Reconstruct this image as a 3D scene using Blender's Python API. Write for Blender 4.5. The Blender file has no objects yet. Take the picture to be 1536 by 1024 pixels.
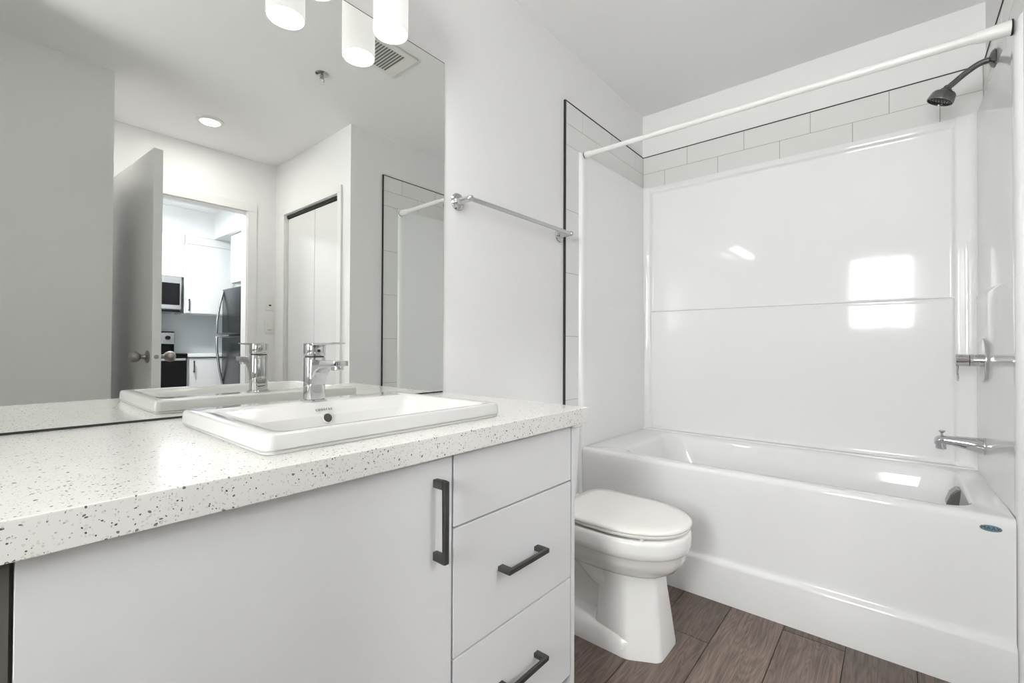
import bpy, bmesh, math, random
from mathutils import Vector, Matrix

C = bpy.context.scene.collection
PI = math.pi

# ------------------------------------------------------------------ camera
cam_d = bpy.data.cameras.new('camera')
cam = bpy.data.objects.new('camera', cam_d)
C.objects.link(cam)
bpy.context.scene.camera = cam
cam_d.sensor_fit = 'HORIZONTAL'
cam_d.sensor_width = 36.0
cam_d.lens = 681.756 / 1536 * 36.0
cam_d.clip_start = 0.02
_a, _p, _r = math.radians(40.0925), math.radians(0.5567), math.radians(0.2261)
_F = Vector((math.cos(_a), math.sin(_a), 0)); _R = Vector((math.sin(_a), -math.cos(_a), 0)); _U = Vector((0, 0, 1))
_F2 = _F * math.cos(_p) + _U * math.sin(_p)
_U2 = -_F * math.sin(_p) + _U * math.cos(_p)
_R3 = _R * math.cos(_r) + _U2 * math.sin(_r)
_U3 = _U2 * math.cos(_r) - _R * math.sin(_r)
_m = Matrix((_R3, _U3, -_F2)).transposed().to_4x4()
_m.translation = Vector((0.0, -1.2203, 1.0342))
cam.matrix_world = _m

# ------------------------------------------------------------------ light and exposure
sc = bpy.context.scene
sc.view_settings.view_transform = 'Standard'
sc.view_settings.look = 'None'
sc.view_settings.gamma = 1.0
sc.view_settings.use_curve_mapping = False
sc.view_settings.exposure = 0.66
sc.cycles.max_bounces = 14
sc.cycles.diffuse_bounces = 8
sc.cycles.glossy_bounces = 8
sc.cycles.sample_clamp_indirect = 6.0
sc.cycles.use_denoising = True

GROUND = 1.25
SKY = 24.0            # overcast sky outside the window
DOWN = 3.6          # recessed downlight by the door
SHADE = 42.0          # vanity shades
KITCHEN = 30.0

world = bpy.data.worlds.new('sky')
sc.world = world
world.use_nodes = True
_n = world.node_tree.nodes; _l = world.node_tree.links
_tc = _n.new('ShaderNodeTexCoord'); _sx = _n.new('ShaderNodeSeparateXYZ'); _rp = _n.new('ShaderNodeValToRGB')
_mr = _n.new('ShaderNodeMapRange'); _mr.inputs['From Min'].default_value = -0.12; _mr.inputs['From Max'].default_value = 0.12
_l.new(_tc.outputs['Generated'], _sx.inputs[0]); _l.new(_sx.outputs['Z'], _mr.inputs['Value']); _l.new(_mr.outputs[0], _rp.inputs[0])
_rp.color_ramp.elements[0].color = (GROUND, GROUND * 0.98, GROUND * 0.965, 1)      # pale ground below the horizon
_rp.color_ramp.elements[1].color = (1.0, 0.985, 0.98, 1)                          # overcast sky above it
_l.new(_rp.outputs[0], _n['Background'].inputs['Color'])
_n['Background'].inputs['Strength'].default_value = SKY

WY0, WY1, WZ0, WZ1 = -1.39, -0.80, 0.98, 2.10     # the window in the west wall
WX = -1.45
pd = bpy.data.lights.new('window_daylight', 'AREA')
pd.shape = 'RECTANGLE'; pd.size = WY1 - WY0; pd.size_y = WZ1 - WZ0
pd.cycles.is_portal = True
po = bpy.data.objects.new('window_daylight', pd); C.objects.link(po)
po.location = (WX - 0.16, (WY0 + WY1) / 2, (WZ0 + WZ1) / 2)
po.rotation_euler = (0, -PI / 2, 0)      # shines towards +X


# ------------------------------------------------------------------ materials
def mat(name, col, rough=0.5, metal=0.0, spec=0.5, coat=0.0, emis=None, bump=None):
    m = bpy.data.materials.new(name)
    m.use_nodes = True
    nt = m.node_tree
    b = nt.nodes['Principled BSDF']
    b.inputs['Base Color'].default_value = (*col, 1)
    b.inputs['Roughness'].default_value = rough
    b.inputs['Metallic'].default_value = metal
    b.inputs['Specular IOR Level'].default_value = spec
    b.inputs['Coat Weight'].default_value = coat
    b.inputs['Coat Roughness'].default_value = 0.04
    if emis:
        b.inputs['Emission Color'].default_value = (*emis[0], 1)
        b.inputs['Emission Strength'].default_value = emis[1]
    tc = nt.nodes.new('ShaderNodeTexCoord')
    nz = nt.nodes.new('ShaderNodeTexNoise')
    nt.links.new(tc.outputs['Object'], nz.inputs['Vector'])
    if bump:
        nz.inputs['Scale'].default_value = bump[0]
        nz.inputs['Detail'].default_value = 4
        bp = nt.nodes.new('ShaderNodeBump')
        bp.inputs['Strength'].default_value = bump[1]
        bp.inputs['Distance'].default_value = 0.002
        nt.links.new(nz.outputs['Fac'], bp.inputs['Height'])
        nt.links.new(bp.outputs['Normal'], b.inputs['Normal'])
    else:
        nz.inputs['Scale'].default_value = 30
        mr = nt.nodes.new('ShaderNodeMapRange')
        mr.inputs['To Min'].default_value = max(0, rough - 0.015)
        mr.inputs['To Max'].default_value = rough + 0.015
        nt.links.new(nz.outputs['Fac'], mr.inputs['Value'])
        nt.links.new(mr.outputs['Result'], b.inputs['Roughness'])
    return m


M = {}
M['paint'] = mat('wall_paint', (0.855, 0.85, 0.85), 0.6, bump=(180, 0.06))
M['ceiling'] = mat('ceiling_paint', (0.90, 0.897, 0.897), 0.7, bump=(120, 0.08))
M['trim'] = mat('trim_paint', (0.83, 0.825, 0.81), 0.35)
M['door'] = mat('door_paint', (0.76, 0.755, 0.745), 0.35)
M['acrylic'] = mat('gloss_acrylic', (0.905, 0.905, 0.91), 0.07, coat=0.35)
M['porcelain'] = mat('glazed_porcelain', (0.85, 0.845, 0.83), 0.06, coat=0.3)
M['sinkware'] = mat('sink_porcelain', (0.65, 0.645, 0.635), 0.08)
M['slot'] = mat('grille_slot', (0.20, 0.20, 0.19), 0.7)
M['lid'] = mat('toilet_plastic', (0.84, 0.82, 0.79), 0.15)
M['melamine'] = mat('cabinet_melamine', (0.74, 0.74, 0.75), 0.4)
M['carcass'] = mat('cabinet_inside', (0.42, 0.41, 0.40), 0.6)
M['kwhite'] = mat('kitchen_white', (0.84, 0.85, 0.86), 0.35)
M['chrome'] = mat('chrome', (0.60, 0.60, 0.61), 0.05, 1.0)
M['nickel'] = mat('satin_nickel', (0.36, 0.335, 0.31), 0.28, 1.0)
M['darknickel'] = mat('dark_shower_metal', (0.20, 0.20, 0.195), 0.24, 1.0)
M['handle'] = mat('graphite_handle', (0.105, 0.105, 0.10), 0.38, 0.85)
M['black'] = mat('black_metal_edge', (0.015, 0.015, 0.013), 0.35)
M['dark'] = mat('dark_gap', (0.02, 0.02, 0.02), 0.8)
M['panel'] = mat('dark_end_panel', (0.10, 0.095, 0.085), 0.6)
M['tile'] = mat('white_tile', (0.80, 0.80, 0.79), 0.12)
M['grout'] = mat('grey_grout', (0.42, 0.42, 0.41), 0.9)
M['rod'] = mat('white_rod', (0.86, 0.86, 0.85), 0.25)
M['plastic'] = mat('white_plastic', (0.82, 0.81, 0.79), 0.3)
M['steel'] = mat('stainless', (0.55, 0.56, 0.58), 0.25, 1.0)
M['fridge'] = mat('dark_steel', (0.085, 0.095, 0.105), 0.25, 0.9)
M['blackglass'] = mat('black_glass', (0.006, 0.006, 0.007), 0.1, spec=0.2)
M['splash'] = mat('kitchen_backsplash', (0.60, 0.63, 0.65), 0.3)
M['shade'] = mat('frosted_shade', (0.25, 0.25, 0.25), 0.4, emis=((1.0, 0.97, 0.945), 0.48))
M['bulb'] = mat('shade_glow', (0.9, 0.9, 0.9), 0.4, emis=((1.0, 0.98, 0.95), SHADE))
M['lens'] = mat('downlight_lens', (0.9, 0.9, 0.9), 0.4, emis=((1.0, 0.98, 0.95), 4.0))
M['badge'] = mat('badge_blue', (0.16, 0.25, 0.33), 0.3)
M['ink'] = mat('black_ink', (0.03, 0.03, 0.03), 0.5)
M['brass'] = mat('overflow_hole', (0.06, 0.052, 0.035), 0.5, 0.3)

mm = bpy.data.materials.new('mirror_silver'); mm.use_nodes = True
nt = mm.node_tree
b = nt.nodes['Principled BSDF']
b.inputs['Base Color'].default_value = (0.845, 0.862, 0.838, 1)
b.inputs['Metallic'].default_value = 1.0
b.inputs['Roughness'].default_value = 0.0
M['mirror'] = mm

gm = bpy.data.materials.new('window_glass'); gm.use_nodes = True
nt = gm.node_tree
nt.nodes.remove(nt.nodes['Principled BSDF'])
tr = nt.nodes.new('ShaderNodeBsdfTransparent'); gl = nt.nodes.new('ShaderNodeBsdfGlossy')
tr.inputs['Color'].default_value = (0.96, 0.98, 0.97, 1)
gl.inputs['Roughness'].default_value = 0.02
mx = nt.nodes.new('ShaderNodeMixShader'); fr = nt.nodes.new('ShaderNodeFresnel')
nt.links.new(fr.outputs[0], mx.inputs[0]); nt.links.new(tr.outputs[0], mx.inputs[1]); nt.links.new(gl.outputs[0], mx.inputs[2])
nt.links.new(mx.outputs[0], nt.nodes['Material Output'].inputs['Surface'])
M['glass'] = gm


def quartz():
    m = mat('speckled_quartz', (0.80, 0.79, 0.765), 0.13)
    nt = m.node_tree; b = nt.nodes['Principled BSDF']
    tc = nt.nodes.new('ShaderNodeTexCoord')
    n0 = nt.nodes.new('ShaderNodeTexNoise'); n0.inputs['Scale'].default_value = 90; n0.inputs['Detail'].default_value = 3
    dm = nt.nodes.new('ShaderNodeVectorMath'); dm.operation = 'MULTIPLY_ADD'
    dm.inputs[1].default_value = (0.007, 0.007, 0.007)
    nt.links.new(tc.outputs['Object'], n0.inputs['Vector'])
    nt.links.new(n0.outputs['Color'], dm.inputs[0]); nt.links.new(tc.outputs['Object'], dm.inputs[2])
    prev = None
    base = nt.nodes.new('ShaderNodeRGB'); base.outputs[0].default_value = (0.80, 0.79, 0.765, 1)
    prev = base.outputs[0]
    for scale, thr, size, colr in ((260, 0.90, 0.30, (0.11, 0.105, 0.095, 1)), (340, 0.82, 0.30, (0.44, 0.43, 0.41, 1)), (190, 0.95, 0.34, (0.19, 0.185, 0.17, 1)), (300, 0.80, 0.4, (0.68, 0.665, 0.63, 1))):
        v = nt.nodes.new('ShaderNodeTexVoronoi'); v.inputs['Scale'].default_value = scale
        nt.links.new(dm.outputs[0], v.inputs['Vector'])
        sp = nt.nodes.new('ShaderNodeSeparateColor'); nt.links.new(v.outputs['Color'], sp.inputs[0])
        g = nt.nodes.new('ShaderNodeMath'); g.operation = 'GREATER_THAN'; g.inputs[1].default_value = thr
        nt.links.new(sp.outputs[0], g.inputs[0])
        l = nt.nodes.new('ShaderNodeMath'); l.operation = 'LESS_THAN'; l.inputs[1].default_value = size
        nt.links.new(v.outputs['Distance'], l.inputs[0])
        a = nt.nodes.new('ShaderNodeMath'); a.operation = 'MULTIPLY'
        nt.links.new(g.outputs[0], a.inputs[0]); nt.links.new(l.outputs[0], a.inputs[1])
        mx = nt.nodes.new('ShaderNodeMix'); mx.data_type = 'RGBA'
        nt.links.new(a.outputs[0], mx.inputs['Factor'])
        nt.links.new(prev, mx.inputs['A']); mx.inputs['B'].default_value = colr
        prev = mx.outputs['Result']
    nt.links.new(prev, b.inputs['Base Color'])
    return m


M['quartz'] = quartz()


def wood():
    m = mat('wood_planks', (0.2, 0.15, 0.12), 0.42)
    nt = m.node_tree; b = nt.nodes['Principled BSDF']
    N = nt.nodes.new; L = nt.links.new
    tc = N('ShaderNodeTexCoord'); at = N('ShaderNodeAttribute'); at.attribute_name = 'plank'
    off = N('ShaderNodeVectorMath'); off.operation = 'MULTIPLY_ADD'; off.inputs[1].default_value = (17, 9, 5)
    L(at.outputs['Color'], off.inputs[0]); L(tc.outputs['Object'], off.inputs[2])
    mp = N('ShaderNodeMapping'); mp.inputs['Scale'].default_value = (1.6, 13, 1)
    L(off.outputs[0], mp.inputs['Vector'])
    n1 = N('ShaderNodeTexNoise'); n1.inputs['Scale'].default_value = 1.6; n1.inputs['Detail'].default_value = 2; n1.inputs['Distortion'].default_value = 0.8
    L(mp.outputs[0], n1.inputs['Vector'])
    mul = N('ShaderNodeMath'); mul.operation = 'MULTIPLY'; mul.inputs[1].default_value = 9
    L(n1.outputs['Fac'], mul.inputs[0])
    sn = N('ShaderNodeMath'); sn.operation = 'PINGPONG'; sn.inputs[1].default_value = 0.5
    L(mul.outputs[0], sn.inputs[0])
    mp2 = N('ShaderNodeMapping'); mp2.inputs['Scale'].default_value = (6, 150, 1)
    L(off.outputs[0], mp2.inputs['Vector'])
    n2 = N('ShaderNodeTexNoise'); n2.inputs['Scale'].default_value = 1.0; n2.inputs['Detail'].default_value = 8; n2.inputs['Roughness'].default_value = 0.7
    L(mp2.outputs[0], n2.inputs['Vector'])
    ad = N('ShaderNodeMath'); ad.operation = 'MULTIPLY_ADD'; ad.inputs[1].default_value = 0.42
    L(sn.outputs[0], ad.inputs[0]); L(n2.outputs['Fac'], ad.inputs[2])
    rp = N('ShaderNodeValToRGB')
    rp.color_ramp.elements[0].position = 0.36; rp.color_ramp.elements[0].color = (0.080, 0.056, 0.044, 1)
    rp.color_ramp.elements[1].position = 0.82; rp.color_ramp.elements[1].color = (0.225, 0.168, 0.138, 1)
    L(ad.outputs[0], rp.inputs[0])
    hs = N('ShaderNodeHueSaturation')
    sp = N('ShaderNodeSeparateColor'); L(at.outputs['Color'], sp.inputs[0])
    mr = N('ShaderNodeMapRange'); mr.inputs['To Min'].default_value = 0.78; mr.inputs['To Max'].default_value = 1.22
    L(sp.outputs[1], mr.inputs['Value']); L(mr.outputs['Result'], hs.inputs['Value'])
    L(rp.outputs[0], hs.inputs['Color']); L(hs.outputs[0], b.inputs['Base Color'])
    bp = N('ShaderNodeBump'); bp.inputs['Strength'].default_value = 0.15; bp.inputs['Distance'].default_value = 0.001
    L(n2.outputs['Fac'], bp.inputs['Height']); L(bp.outputs[0], b.inputs['Normal'])
    return m


M['wood'] = wood()


# ------------------------------------------------------------------ helpers
def link(name, me, m, parent=None):
    o = bpy.data.objects.new(name, me)
    C.objects.link(o)
    for x in (m if isinstance(m, (list, tuple)) else [m]):
        me.materials.append(M[x] if isinstance(x, str) else x)
    if parent is not None:
        o.parent = parent
        w = parent
        t = Matrix.Identity(4)
        while w is not None:
            t = w.matrix_basis @ t if w.parent is None else t
            w = w.parent
        r = root_of(parent)
        o.matrix_parent_inverse = (Matrix.Translation(r.location)).inverted() if parent is r else Matrix.Identity(4)
    return o


def root_of(o):
    while o.parent is not None:
        o = o.parent
    return o


def obj(name, bm, m, parent=None, bevel=0.0, seg=2, smooth=True, angle=35):
    """bm is in world coordinates; one mesh object."""
    bmesh.ops.remove_doubles(bm, verts=bm.verts, dist=1e-6)
    bmesh.ops.recalc_face_normals(bm, faces=bm.faces)
    if bevel:
        es = [e for e in bm.edges if len(e.link_faces) == 2 and e.calc_face_angle(0) > math.radians(25)]
        bmesh.ops.bevel(bm, geom=es, offset=bevel, segments=seg, profile=0.5, affect='EDGES', clamp_overlap=True)
    me = bpy.data.meshes.new(name)
    bm.to_mesh(me); bm.free()
    if smooth:
        for p in me.polygons:
            p.use_smooth = True
        me.set_sharp_from_angle(angle=math.radians(angle))
    o = link(name, me, m, parent)
    if smooth and bevel:
        wn = o.modifiers.new('normals', 'WEIGHTED_NORMAL'); wn.keep_sharp = True
    return o


def box(bm, x0, x1, y0, y1, z0, z1):
    vs = [bm.verts.new(p) for p in ((x0, y0, z0), (x1, y0, z0), (x1, y1, z0), (x0, y1, z0), (x0, y0, z1), (x1, y0, z1), (x1, y1, z1), (x0, y1, z1))]
    for f in ((0, 1, 2, 3), (4, 5, 6, 7), (0, 1, 5, 4), (1, 2, 6, 5), (2, 3, 7, 6), (3, 0, 4, 7)):
        bm.faces.new([vs[i] for i in f])
    return vs


def bx(*a):
    bm = bmesh.new(); box(bm, *a); return bm


def boxes(*ls):
    bm = bmesh.new()
    for a in ls: box(bm, *a)
    return bm


def loft(bm, rings, cap0=True, cap1=True):
    rv = [[bm.verts.new(p) for p in r] for r in rings]
    n = len(rv[0])
    for a, b_ in zip(rv, rv[1:]):
        for i in range(n):
            j = (i + 1) % n
            bm.faces.new((a[i], a[j], b_[j], b_[i]))
    if cap0: bm.faces.new(rv[0])
    if cap1: bm.faces.new(rv[-1])
    return rv


def frame_of(axis):
    z = Vector(axis).normalized()
    x = Vector((1, 0, 0)) if abs(z.x) < 0.9 else Vector((0, 1, 0))
    x = (x - z * x.dot(z)).normalized()
    return x, z.cross(x), z


def lathe(bm, origin, axis, prof, n=32, cap0=True, cap1=True):
    """prof: (radius, distance along the axis)."""
    x, y, z = frame_of(axis); o = Vector(origin)
    rings = []
    for r, h in prof:
        r = max(r, 1e-4)
        rings.append([o + z * h + (x * math.cos(2 * PI * i / n) + y * math.sin(2 * PI * i / n)) * r for i in range(n)])
    loft(bm, rings, cap0, cap1)


def lat(*a, **k):
    bm = bmesh.new(); lathe(bm, *a, **k); return bm


def tube(bm, path, rad, n=16, sx=1.0):
    """rad: number or list; sweeps a circle along the path."""
    P = [Vector(p) for p in path]
    rr = rad if isinstance(rad, (list, tuple)) else [rad] * len(P)
    t0 = (P[1] - P[0]).normalized()
    x, y, _ = frame_of(t0)
    rings = []
    for i, p in enumerate(P):
        t = (P[min(i + 1, len(P) - 1)] - P[max(i - 1, 0)]).normalized()
        x = (x - t * x.dot(t)).normalized(); y = t.cross(x)
        rings.append([p + (x * math.cos(2 * PI * k / n) * sx + y * math.sin(2 * PI * k / n)) * rr[i] for k in range(n)])
    loft(bm, rings)


def smooth_path(pts, n=8):
    P = [Vector(p) for p in pts]; out = []
    for i in range(len(P) - 1):
        p0, p1, p2, p3 = P[max(i - 1, 0)], P[i], P[i + 1], P[min(i + 2, len(P) - 1)]
        for k in range(n):
            t = k / n
            out.append(0.5 * ((2 * p1) + (p2 - p0) * t + (2 * p0 - 5 * p1 + 4 * p2 - p3) * t * t + (3 * p1 - p0 - 3 * p2 + p3) * t ** 3))
    out.append(P[-1]); return out


def rrect(x0, x1, y0, y1, z, r, k=6):
    """closed ring of a rounded rectangle in plan, 4*(k+1) points."""
    out = []
    r = min(r, (x1 - x0) / 2 - 1e-4, (y1 - y0) / 2 - 1e-4)
    for cx, cy, a0 in ((x1 - r, y1 - r, 0), (x0 + r, y1 - r, PI / 2), (x0 + r, y0 + r, PI), (x1 - r, y0 + r, 1.5 * PI)):
        for i in range(k + 1):
            a = a0 + PI / 2 * i / k
            out.append(Vector((cx + r * math.cos(a), cy + r * math.sin(a), z)))
    return out


def prism(bm, poly, axis, a, b_):
    """poly: 2D points; axis 'x','y','z' is the direction swept from a to b_."""
    def P(u, v, w):
        return {'x': (w, u, v), 'y': (u, w, v), 'z': (u, v, w)}[axis]
    loft(bm, [[Vector(P(u, v, a)) for u, v in poly], [Vector(P(u, v, b_)) for u, v in poly]])


def thing(name, label, cat, loc, group=None):
    o = bpy.data.objects.new(name, None); C.objects.link(o)
    o.location = loc; o.empty_display_size = 0.05
    o['label'] = label; o['category'] = cat
    if group: o['group'] = group
    return o


def tag(o, label, cat, group=None):
    o['label'] = label; o['category'] = cat
    if group: o['group'] = group
    return o


def struct(name, bm, m, bevel=0.0, parent=None, smooth=False):
    o = obj(name, bm, m, parent, bevel=bevel, smooth=smooth or bool(bevel))
    if parent is None: o['kind'] = 'structure'
    return o


def copy_part(o, dv, parent, name=None):
    c = o.copy(); C.objects.link(c); c.parent = parent
    c.matrix_parent_inverse = o.matrix_parent_inverse.copy()
    c.location = Vector(o.location) + Vector(dv)
    return c


def copy_thing(root, loc, label):
    r = root.copy(); C.objects.link(r); r.location = loc; r['label'] = label
    for ch in list(root.children):
        c = ch.copy(); C.objects.link(c); c.parent = r
        for g in ch.children:
            d = g.copy(); C.objects.link(d); d.parent = c
    return r


def text_mesh(name, body, size, origin, right, up, m, parent, depth=0.0004, spacing=1.0):
    cu = bpy.data.curves.new(name, 'FONT')
    cu.body = body; cu.size = size; cu.extrude = depth; cu.align_x = 'CENTER'; cu.align_y = 'CENTER'
    cu.space_character = spacing
    t = bpy.data.objects.new(name + '_source', cu); C.objects.link(t)
    bpy.context.view_layer.update()
    me = bpy.data.meshes.new_from_object(t.evaluated_get(bpy.context.evaluated_depsgraph_get()))
    bpy.data.objects.remove(t)
    r = Vector(right).normalized(); u = Vector(up).normalized(); n = r.cross(u)
    mt = Matrix((r, u, n)).transposed().to_4x4(); mt.translation = Vector(origin)
    me.transform(mt); me.name = name
    me.materials.clear()
    return link(name, me, m, parent)


# ------------------------------------------------------------------ room dimensions
H = 2.489
XE = 2.7305          # wall behind the tub
YS = -1.517          # wall with the shower fittings
XC = 1.591           # closet wall of the entry alcove
YD = -2.66           # wall with the door to the kitchen
XA = 0.476; YL = -1.963
KY = -4.95; KX0, KX1 = 0.4, 2.45
T = 0.1
DX0, DX1, DZ = 0.484, 1.388, 2.089        # door opening
CY0, CY1, CZ = -2.475, -1.665, 2.06      # closet opening

struct('wall_north', bx(WX - T, XE + T, 0, T, 0, H), 'paint')
struct('wall_east', bx(XE, XE + T, YS - T, 0, 0, H), 'paint')
struct('wall_south', bx(XC, XE, YS - T, YS, 0, H), 'paint')
struct('wall_closet', boxes((XC, XC + T, CY1, YS - T, 0, H), (XC, XC + T, CY0, CY1, CZ, H), (XC, XC + T, YD, CY0, 0, H)), 'paint')
struct('wall_entry', boxes((KX0 - T, DX0, YD - T, YD, 0, H), (DX1, KX1, YD - T, YD, 0, H), (DX0, DX1, YD - T, YD, DZ, H)), 'paint')
struct('wall_alcove', bx(XA - T, XA, YD, YL - T, 0, H), 'paint')
struct('wall_south_west_and_light_block', boxes((-0.18, XA, YL - T, YL, 0, H), (WX - T, -0.18, YL - T, -1.43, 0, H)), 'paint')  # second box: unseen return added to block window light from the open door
struct('wall_west', boxes((WX - T, WX, -1.43, WY0, 0, H), (WX - T, WX, WY1, 0, 0, H), (WX - T, WX, WY0, WY1, 0, WZ0), (WX - T, WX, WY0, WY1, WZ1, H)), 'paint')
struct('ceiling', boxes((WX - T, XE + T, YL - T, T, H, H + 0.1), (KX0 - T, XE + T, KY - T, YL - T, H, H + 0.1)), 'ceiling')
struct('wall_kitchen_south', bx(KX0 - T, KX1 + T, KY - T, KY, 0, H), 'splash')
struct('wall_kitchen_west', bx(KX0 - T, KX0, KY, YD - T, 0, H), 'kwhite')
struct('wall_kitchen_east', bx(KX1, KX1 + T, KY, YD - T, 0, H), 'kwhite')
struct('wall_closet_back', boxes((KX1, KX1 + T, YD, YS - T, 0, H)), 'paint')


# floor: boards along X, one mesh with a random tone per board
def floor():
    rnd = random.Random(4)
    bm = bmesh.new()
    lay = bm.loops.layers.color.new('plank')
    W = 0.1837; y_ref = -0.537
    known = {1: 1.665, 3: 1.922, 0: 0.62, 2: 0.9, -1: 1.3}
    x_lo, x_hi, y_lo, y_hi = WX - T, XE + T, KY - T, T
    r0 = math.floor((y_ref - y_hi) / W); r1 = math.ceil((y_ref - y_lo) / W) + 1
    for r in range(r0, r1):
        ya = y_ref - W * (r - 1); yb = ya - W
        ya2, yb2 = min(ya - 0.0014, y_hi), max(yb + 0.0014, y_lo)
        if ya2 - yb2 < 0.003: continue
        j = known.get(r, rnd.uniform(0, 1.2))
        while j > x_lo: j -= 1.22
        while j < x_hi:
            a, b_ = max(j + 0.0014, x_lo), min(j + 1.22 - 0.0014, x_hi)
            if b_ - a > 0.003:
                vs = [bm.verts.new(p) for p in ((a, yb2, 0), (b_, yb2, 0), (b_, ya2, 0), (a, ya2, 0))]
                f = bm.faces.new(vs)
                lo = [bm.verts.new((v.co.x, v.co.y, -0.003)) for v in vs]
                fs = [f] + [bm.faces.new((vs[k], vs[(k + 1) % 4], lo[(k + 1) % 4], lo[k])) for k in range(4)]
                c = (rnd.random(), rnd.random(), rnd.random(), 1)
                for q in fs:
                    q.material_index = 0
                    for l in q.loops: l[lay] = c
            j += 1.22
    vs = box(bm, x_lo, x_hi, y_lo, y_hi, -0.06, -0.003)
    for q in vs[0].link_faces[:] + vs[6].link_faces[:]: q.material_index = 1
    me = bpy.data.meshes.new('floor'); bm.to_mesh(me); bm.free()
    o = link('floor', me, ['wood', 'dark']); o['kind'] = 'structure'


floor()

# window in the wall behind the camera
wf = struct('window_1', boxes((WX - 0.09, WX + 0.012, WY0 - 0.03, WY0 + 0.03, WZ0 - 0.03, WZ1 + 0.03), (WX - 0.09, WX + 0.012, WY1 - 0.03, WY1 + 0.03, WZ0 - 0.03, WZ1 + 0.03),
            (WX - 0.09, WX + 0.012, WY0, WY1, WZ0 - 0.03, WZ0 + 0.03), (WX - 0.09, WX + 0.012, WY0, WY1, WZ1 - 0.03, WZ1 + 0.03),
            (WX - 0.07, WX - 0.02, -1.18, -1.15, WZ0, WZ1)), 'trim', bevel=0.003)
obj('pane', bx(WX - 0.05, WX - 0.046, WY0 + 0.02, WY1 - 0.02, WZ0 + 0.02, WZ1 - 0.02), 'glass', wf, smooth=False)

# ------------------------------------------------------------------ tiles and their black edge
ZT = 2.2215
XT = 1.838
FX0 = 1.958           # surround flange


def tile_box(bm, x0, x1, y0, y1, z0, z1):
    box(bm, x0, x1, y0, y1, z0, z1)


G = 0.0012
zr = [2.0125, 2.117, ZT]


def tiles(name, which, edge_name):
    bm = bmesh.new(); gb = bmesh.new(); eb = bmesh.new()
    th = 0.008
    if which in ('north', 'south'):
        yw = 0 if which == 'north' else YS
        s = -1 if which == 'north' else 1
        ya, yb = sorted((yw, yw + s * th)); ga, gb_ = sorted((yw, yw + s * (th - 0.0015)))
        xs = {1: [2.135 + 0.3075 * k for k in range(-1, 3)], 0: [1.992 + 0.3075 * k for k in range(0, 4)]}
        for row in (1, 0):
            z0, z1 = (zr[0], zr[1]) if row == 1 else (zr[1], zr[2])
            cuts = [XT] + [x for x in xs[row] if XT < x < XE - 0.01] + [XE - 0.008]
            for a, b_ in zip(cuts, cuts[1:]): tile_box(bm, a + G, b_ - G, ya, yb, z0 + G, z1 - G)
        zz = [2.0125, 1.697, 1.390, 1.082, 0.773, 0.466, 0.16, 0.0]
        for a, b_ in zip(zz[1:], zz): tile_box(bm, XT + G, FX0 - G, ya, yb, a + G, b_ - G)
        box(gb, XT, XE - 0.007, ga, gb_, zr[0], ZT); box(gb, XT, FX0 + 0.005, ga, gb_, 0, zr[0])
        ea, eb_ = sorted((yw, yw + s * 0.0105))
        box(eb, XT - 0.0075, XT, ea, eb_, 0, ZT + 0.003); box(eb, XT, XE - 0.006, ea, eb_, ZT, ZT + 0.0035)
    else:
        ys = {0: [-0.282 - 0.3075 * k for k in range(0, 4)], 1: [-0.146 - 0.3075 * k for k in range(0, 5)]}
        for row in (1, 0):
            z0, z1 = (zr[0], zr[1]) if row == 1 else (zr[1], zr[2])
            cuts = [-0.008] + [y for y in ys[row] if y > YS + 0.02] + [YS + 0.008]
            for a, b_ in zip(cuts, cuts[1:]): tile_box(bm, XE - th, XE, b_ + G, a - G, z0 + G, z1 - G)
        box(gb, XE - th + 0.0015, XE, YS + 0.007, -0.007, zr[0], ZT)
        box(eb, XE - 0.0105, XE, YS + 0.006, -0.006, ZT, ZT + 0.0035)
    o = struct(name, bm, 'tile', bevel=0.0008)
    obj('grout', gb, 'grout', o, smooth=False)
    obj('black_edge', eb, 'black', o, smooth=False)


tiles('trim_1', 'north', '')
tiles('trim_2', 'east', '')
tiles('trim_3', 'south', '')

# ------------------------------------------------------------------ bathtub
tub = thing('bathtub', 'glossy white bathtub with tall flat apron in the alcove', 'bathtub', (2.33, -0.75, 0))
TY0, TY1 = -1.4912, -0.0258


def tub_shell():
    bm = bmesh.new()
    yb, yt, xb = TY0, TY1, 2.712
    R = []
    for x0, z, r in ((1.957, 0.0, 0.002), (1.956, 0.148, 0.002), (1.957, 0.156, 0.002), (1.963, 0.161, 0.002), (1.971, 0.164, 0.002), (1.974, 0.17, 0.002), (1.974, 0.182, 0.002), (1.968, 0.48, 0.003), (1.966, 0.51, 0.003), (1.968, 0.521, 0.003), (1.975, 0.528, 0.004), (1.986, 0.530, 0.006)):
        R.append(rrect(x0, xb, yb, yt, z, r, 8))
    for x0, x1, y0, y1, z, r in ((2.018, 2.632, -1.418, -0.185, 0.530, 0.10), (2.032, 2.622, -1.412, -0.20, 0.525, 0.10), (2.040, 2.614, -1.407, -0.212, 0.512, 0.10),
                                 (2.055, 2.600, -1.398, -0.245, 0.43, 0.11), (2.075, 2.585, -1.385, -0.31, 0.30, 0.12), (2.10, 2.565, -1.365, -0.38, 0.20, 0.12), (2.13, 2.535, -1.33, -0.44, 0.155, 0.12), (2.19, 2.48, -1.26, -0.52, 0.145, 0.1)):
        R.append(rrect(x0, x1, y0, y1, z, r, 8))
    loft(bm, R, cap0=True, cap1=True)
    return bm


obj('shell', tub_shell(), 'acrylic', tub, angle=50)
# raised lip where the deck meets the wall panels
obj('deck_lip', boxes((2.655, 2.706, TY0 + 0.02, TY1 - 0.01, 0.528, 0.537)), 'acrylic', tub, bevel=0.004, seg=3)
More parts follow.
